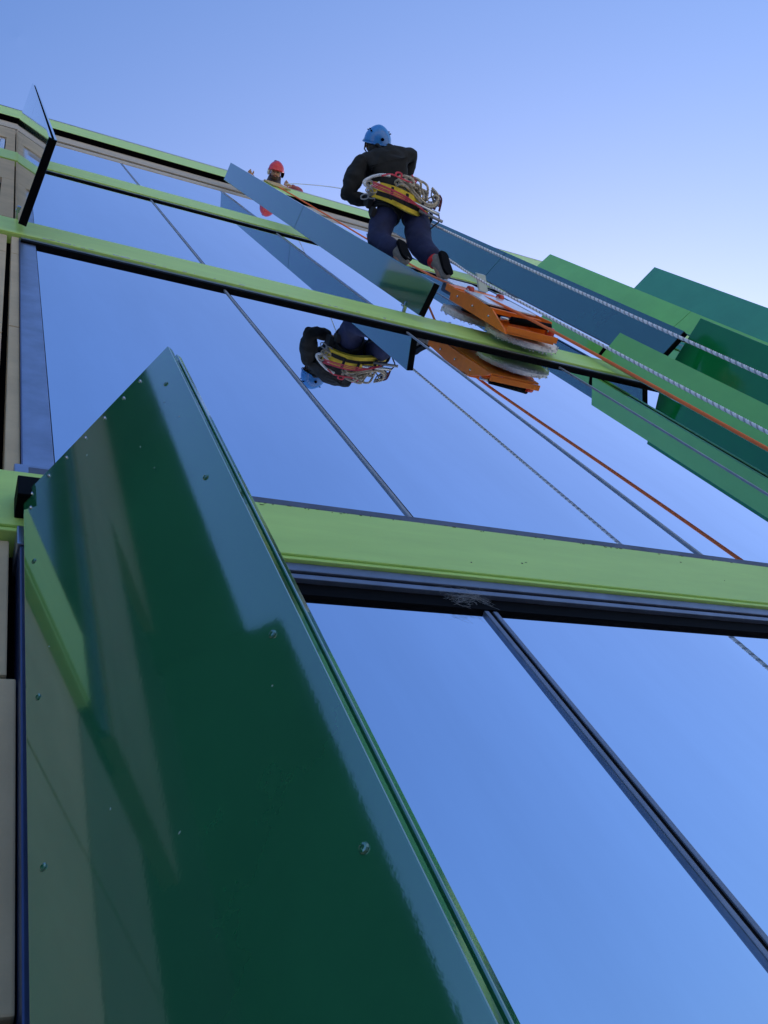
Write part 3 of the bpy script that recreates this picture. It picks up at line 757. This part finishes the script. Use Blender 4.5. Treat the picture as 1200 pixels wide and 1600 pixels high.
tube('collar', [K['neck'] + Vector((0, .05, .0)), K['neck'] + Vector((-.005, -.02, -.02)), K['neck'] + Vector((-.01, -.055, -.05))], .09, M['grey_cloth'], P2, 16, radii=[.12, .105, .095])
helmet(P2, K['head'] + rig2[3] * 0.045, rig2, M['helmet_red'], vents=False)
ball('headlamp', K['head'] + rig2[3] * 0.15 + rig2[1] * 0.03, (.03, .03, .024), M['void'], P2, rig2[0])
for s in (-1, 1):
    ball('ear_defender', K['head'] + rig2[1] * .112 * s - rig2[3] * .01, (.026, .044, .058), M['void'] if s < 0 else M['white'], P2, rig2[0])
shoe(P2, K['anL'], K['toL'], (0, 0, -1)); shoe(P2, K['anR'], K['toR'], (0, 0, -1))
mt = empty('edge_protector', (3.9, .9, 14.2), 'tan canvas edge protector draped over the roof edge under the orange rope', 'edge protector')
box('front_flap', (3.74, 4.02, .880, .9005, 14.05, 14.69), M['tan'], mt, .006)
box('top_flap', (3.74, 4.02, .9015, 1.14, 14.67, 14.69), M['tan'], mt, .006)

# ------------------------------------------------------------------ facade cleaning machine
mc = empty('cleaning_machine', (3.45, .95, 5.4), 'orange facade cleaning machine with round bristle brushes on the glass', 'cleaning machine')
def plate(name, pts, t, material, parent=mc, bev=.003):
    """flat plate: outline (survey points), thickness vector."""
    bm = bmesh.new(); tv = Vector(t)
    a = [bm.verts.new(W(*p)) for p in pts]; b = [bm.verts.new(W(*(Vector(p) + tv))) for p in pts]
    bm.faces.new(a[::-1]); bm.faces.new(b)
    for k in range(len(pts)): bm.faces.new((a[k], a[(k + 1) % len(pts)], b[(k + 1) % len(pts)], b[k]))
    bmesh.ops.recalc_face_normals(bm, faces=bm.faces)
    return finish(name, bm, material, parent)
plate('side_plate', [(3.205, .845, 6.26), (3.205, .757, 6.28), (3.215, .735, 5.95), (3.225, .752, 5.62), (3.235, .83, 5.40), (3.235, .855, 5.36)], (.014, 0, 0), M['orange'])
plate('side_plate', [(3.655, .845, 6.26), (3.655, .757, 6.28), (3.66, .735, 5.95), (3.665, .724, 5.53), (3.67, .85, 5.50), (3.67, .855, 5.52)], (.014, 0, 0), M['orange'])
box('base_plate', (3.25, 3.654, .842, .856, 5.38, 6.25), M['orange'], mc, .003)
box('front_lip', (3.25, 3.67, .80, .841, 5.372, 5.386), M['orange'], mc, .003)
box('cross_bar', (3.222, 3.652, .742, .775, 5.62, 5.66), M['orange'], mc, .004)
box('cross_bar', (3.222, 3.652, .757, .80, 6.22, 6.26), M['orange'], mc, .004)
box('cover_plate', (3.23, 3.64, .726, .738, 5.70, 6.12), M['white'], mc, .004)
box('cover_plate', (3.30, 3.60, .745, .757, 6.44, 6.72), M['white'], mc, .004)
box('top_box', (3.222, 3.652, .748, .80, 6.262, 6.42), M['orange'], mc, .006)
box('motor_housing', (3.27, 3.62, .765, .84, 5.90, 6.6), M['housing'], mc, .02)
plate('hose_post', [(3.52, .74, 6.42), (3.60, .74, 6.42), (3.60, .63, 6.55), (3.52, .63, 6.55)], (0, 0, .03), mat('pale_green_plastic', (.45, .52, .46), rough=.4))
dm = tube('damper', [(3.33, .775, 5.50), (3.655, .758, 5.50)], .026, M['black'], mc, 14)
tube('damper_rod', [(3.245, .78, 5.50), (3.329, .775, 5.50)], .014, M['steel'], dm, 10)
for x, y, z in ((3.30, .735, 6.20), (3.56, .735, 6.18), (3.63, .79, 5.47)):
    w = tube('wheel', [(x, y, z), (x + .04, y, z)], .034, M['red_plastic'], mc, 14)
    tube('wheel_hub', [(x - .006, y, z), (x + .046, y, z)], .013, M['steel'], w, 8)
for k in (.0, .15, .3):
    ball('bolt', (3.203, .80 - .03 * k, 5.6 + k * 1.8), .009, M['steel'], mc, None, 8, 6)
def disc_brush(cx, cy, cz, r):
    """round brush lying against the glass: hub plate and a dense ring of bristle tufts."""
    bm = bmesh.new()
    n = 56
    rings = []
    for (rr, yy) in ((.10, -.005), (r * .96, .0), (r * 1.0, .012), (r * 1.03, .034), (r * .9, .046), (.08, .046)):
        rings.append([bm.verts.new(W(cx + (rr + (random.uniform(-.0025, .0025) if rr > .12 else 0)) * math.cos(2 * math.pi * k / n), cy + yy + (random.uniform(-.0015, .0015) if rr > .12 else 0),
                                     cz + (rr + (random.uniform(-.0025, .0025) if rr > .12 else 0)) * math.sin(2 * math.pi * k / n))) for k in range(n)])
    for a, b in zip(rings, rings[1:]):
        for k in range(n): bm.faces.new((a[k], a[(k + 1) % n], b[(k + 1) % n], b[k]))
    bm.faces.new(rings[0]); bm.faces.new(rings[-1][::-1])
    b = finish('brush', bm, M['brush'], mc)
    bm = bmesh.new()
    for k in range(240):
        a = random.uniform(0, 2 * math.pi); rr = r * random.uniform(.97, 1.02); q = random.uniform(0.0, .05)
        p = Vector((cx + rr * math.cos(a), cy + q, cz + rr * math.sin(a)))
        e = p + Vector((math.cos(a + random.uniform(-.5, .5)) * .006, random.uniform(-.004, .006), math.sin(a + random.uniform(-.5, .5)) * .006))
        add_tube(bm, [p, e], .005, 4)
    t = finish('bristle_tufts', bm, M['brush'], b); t['kind'] = 'stuff'
    tube('brush_hub', [(cx, cy - .03, cz), (cx, cy - .004, cz)], .09, M['housing'], b, 20)
disc_brush(3.56, .882, 5.66, .27)
disc_brush(3.42, .905, 6.24, .23)
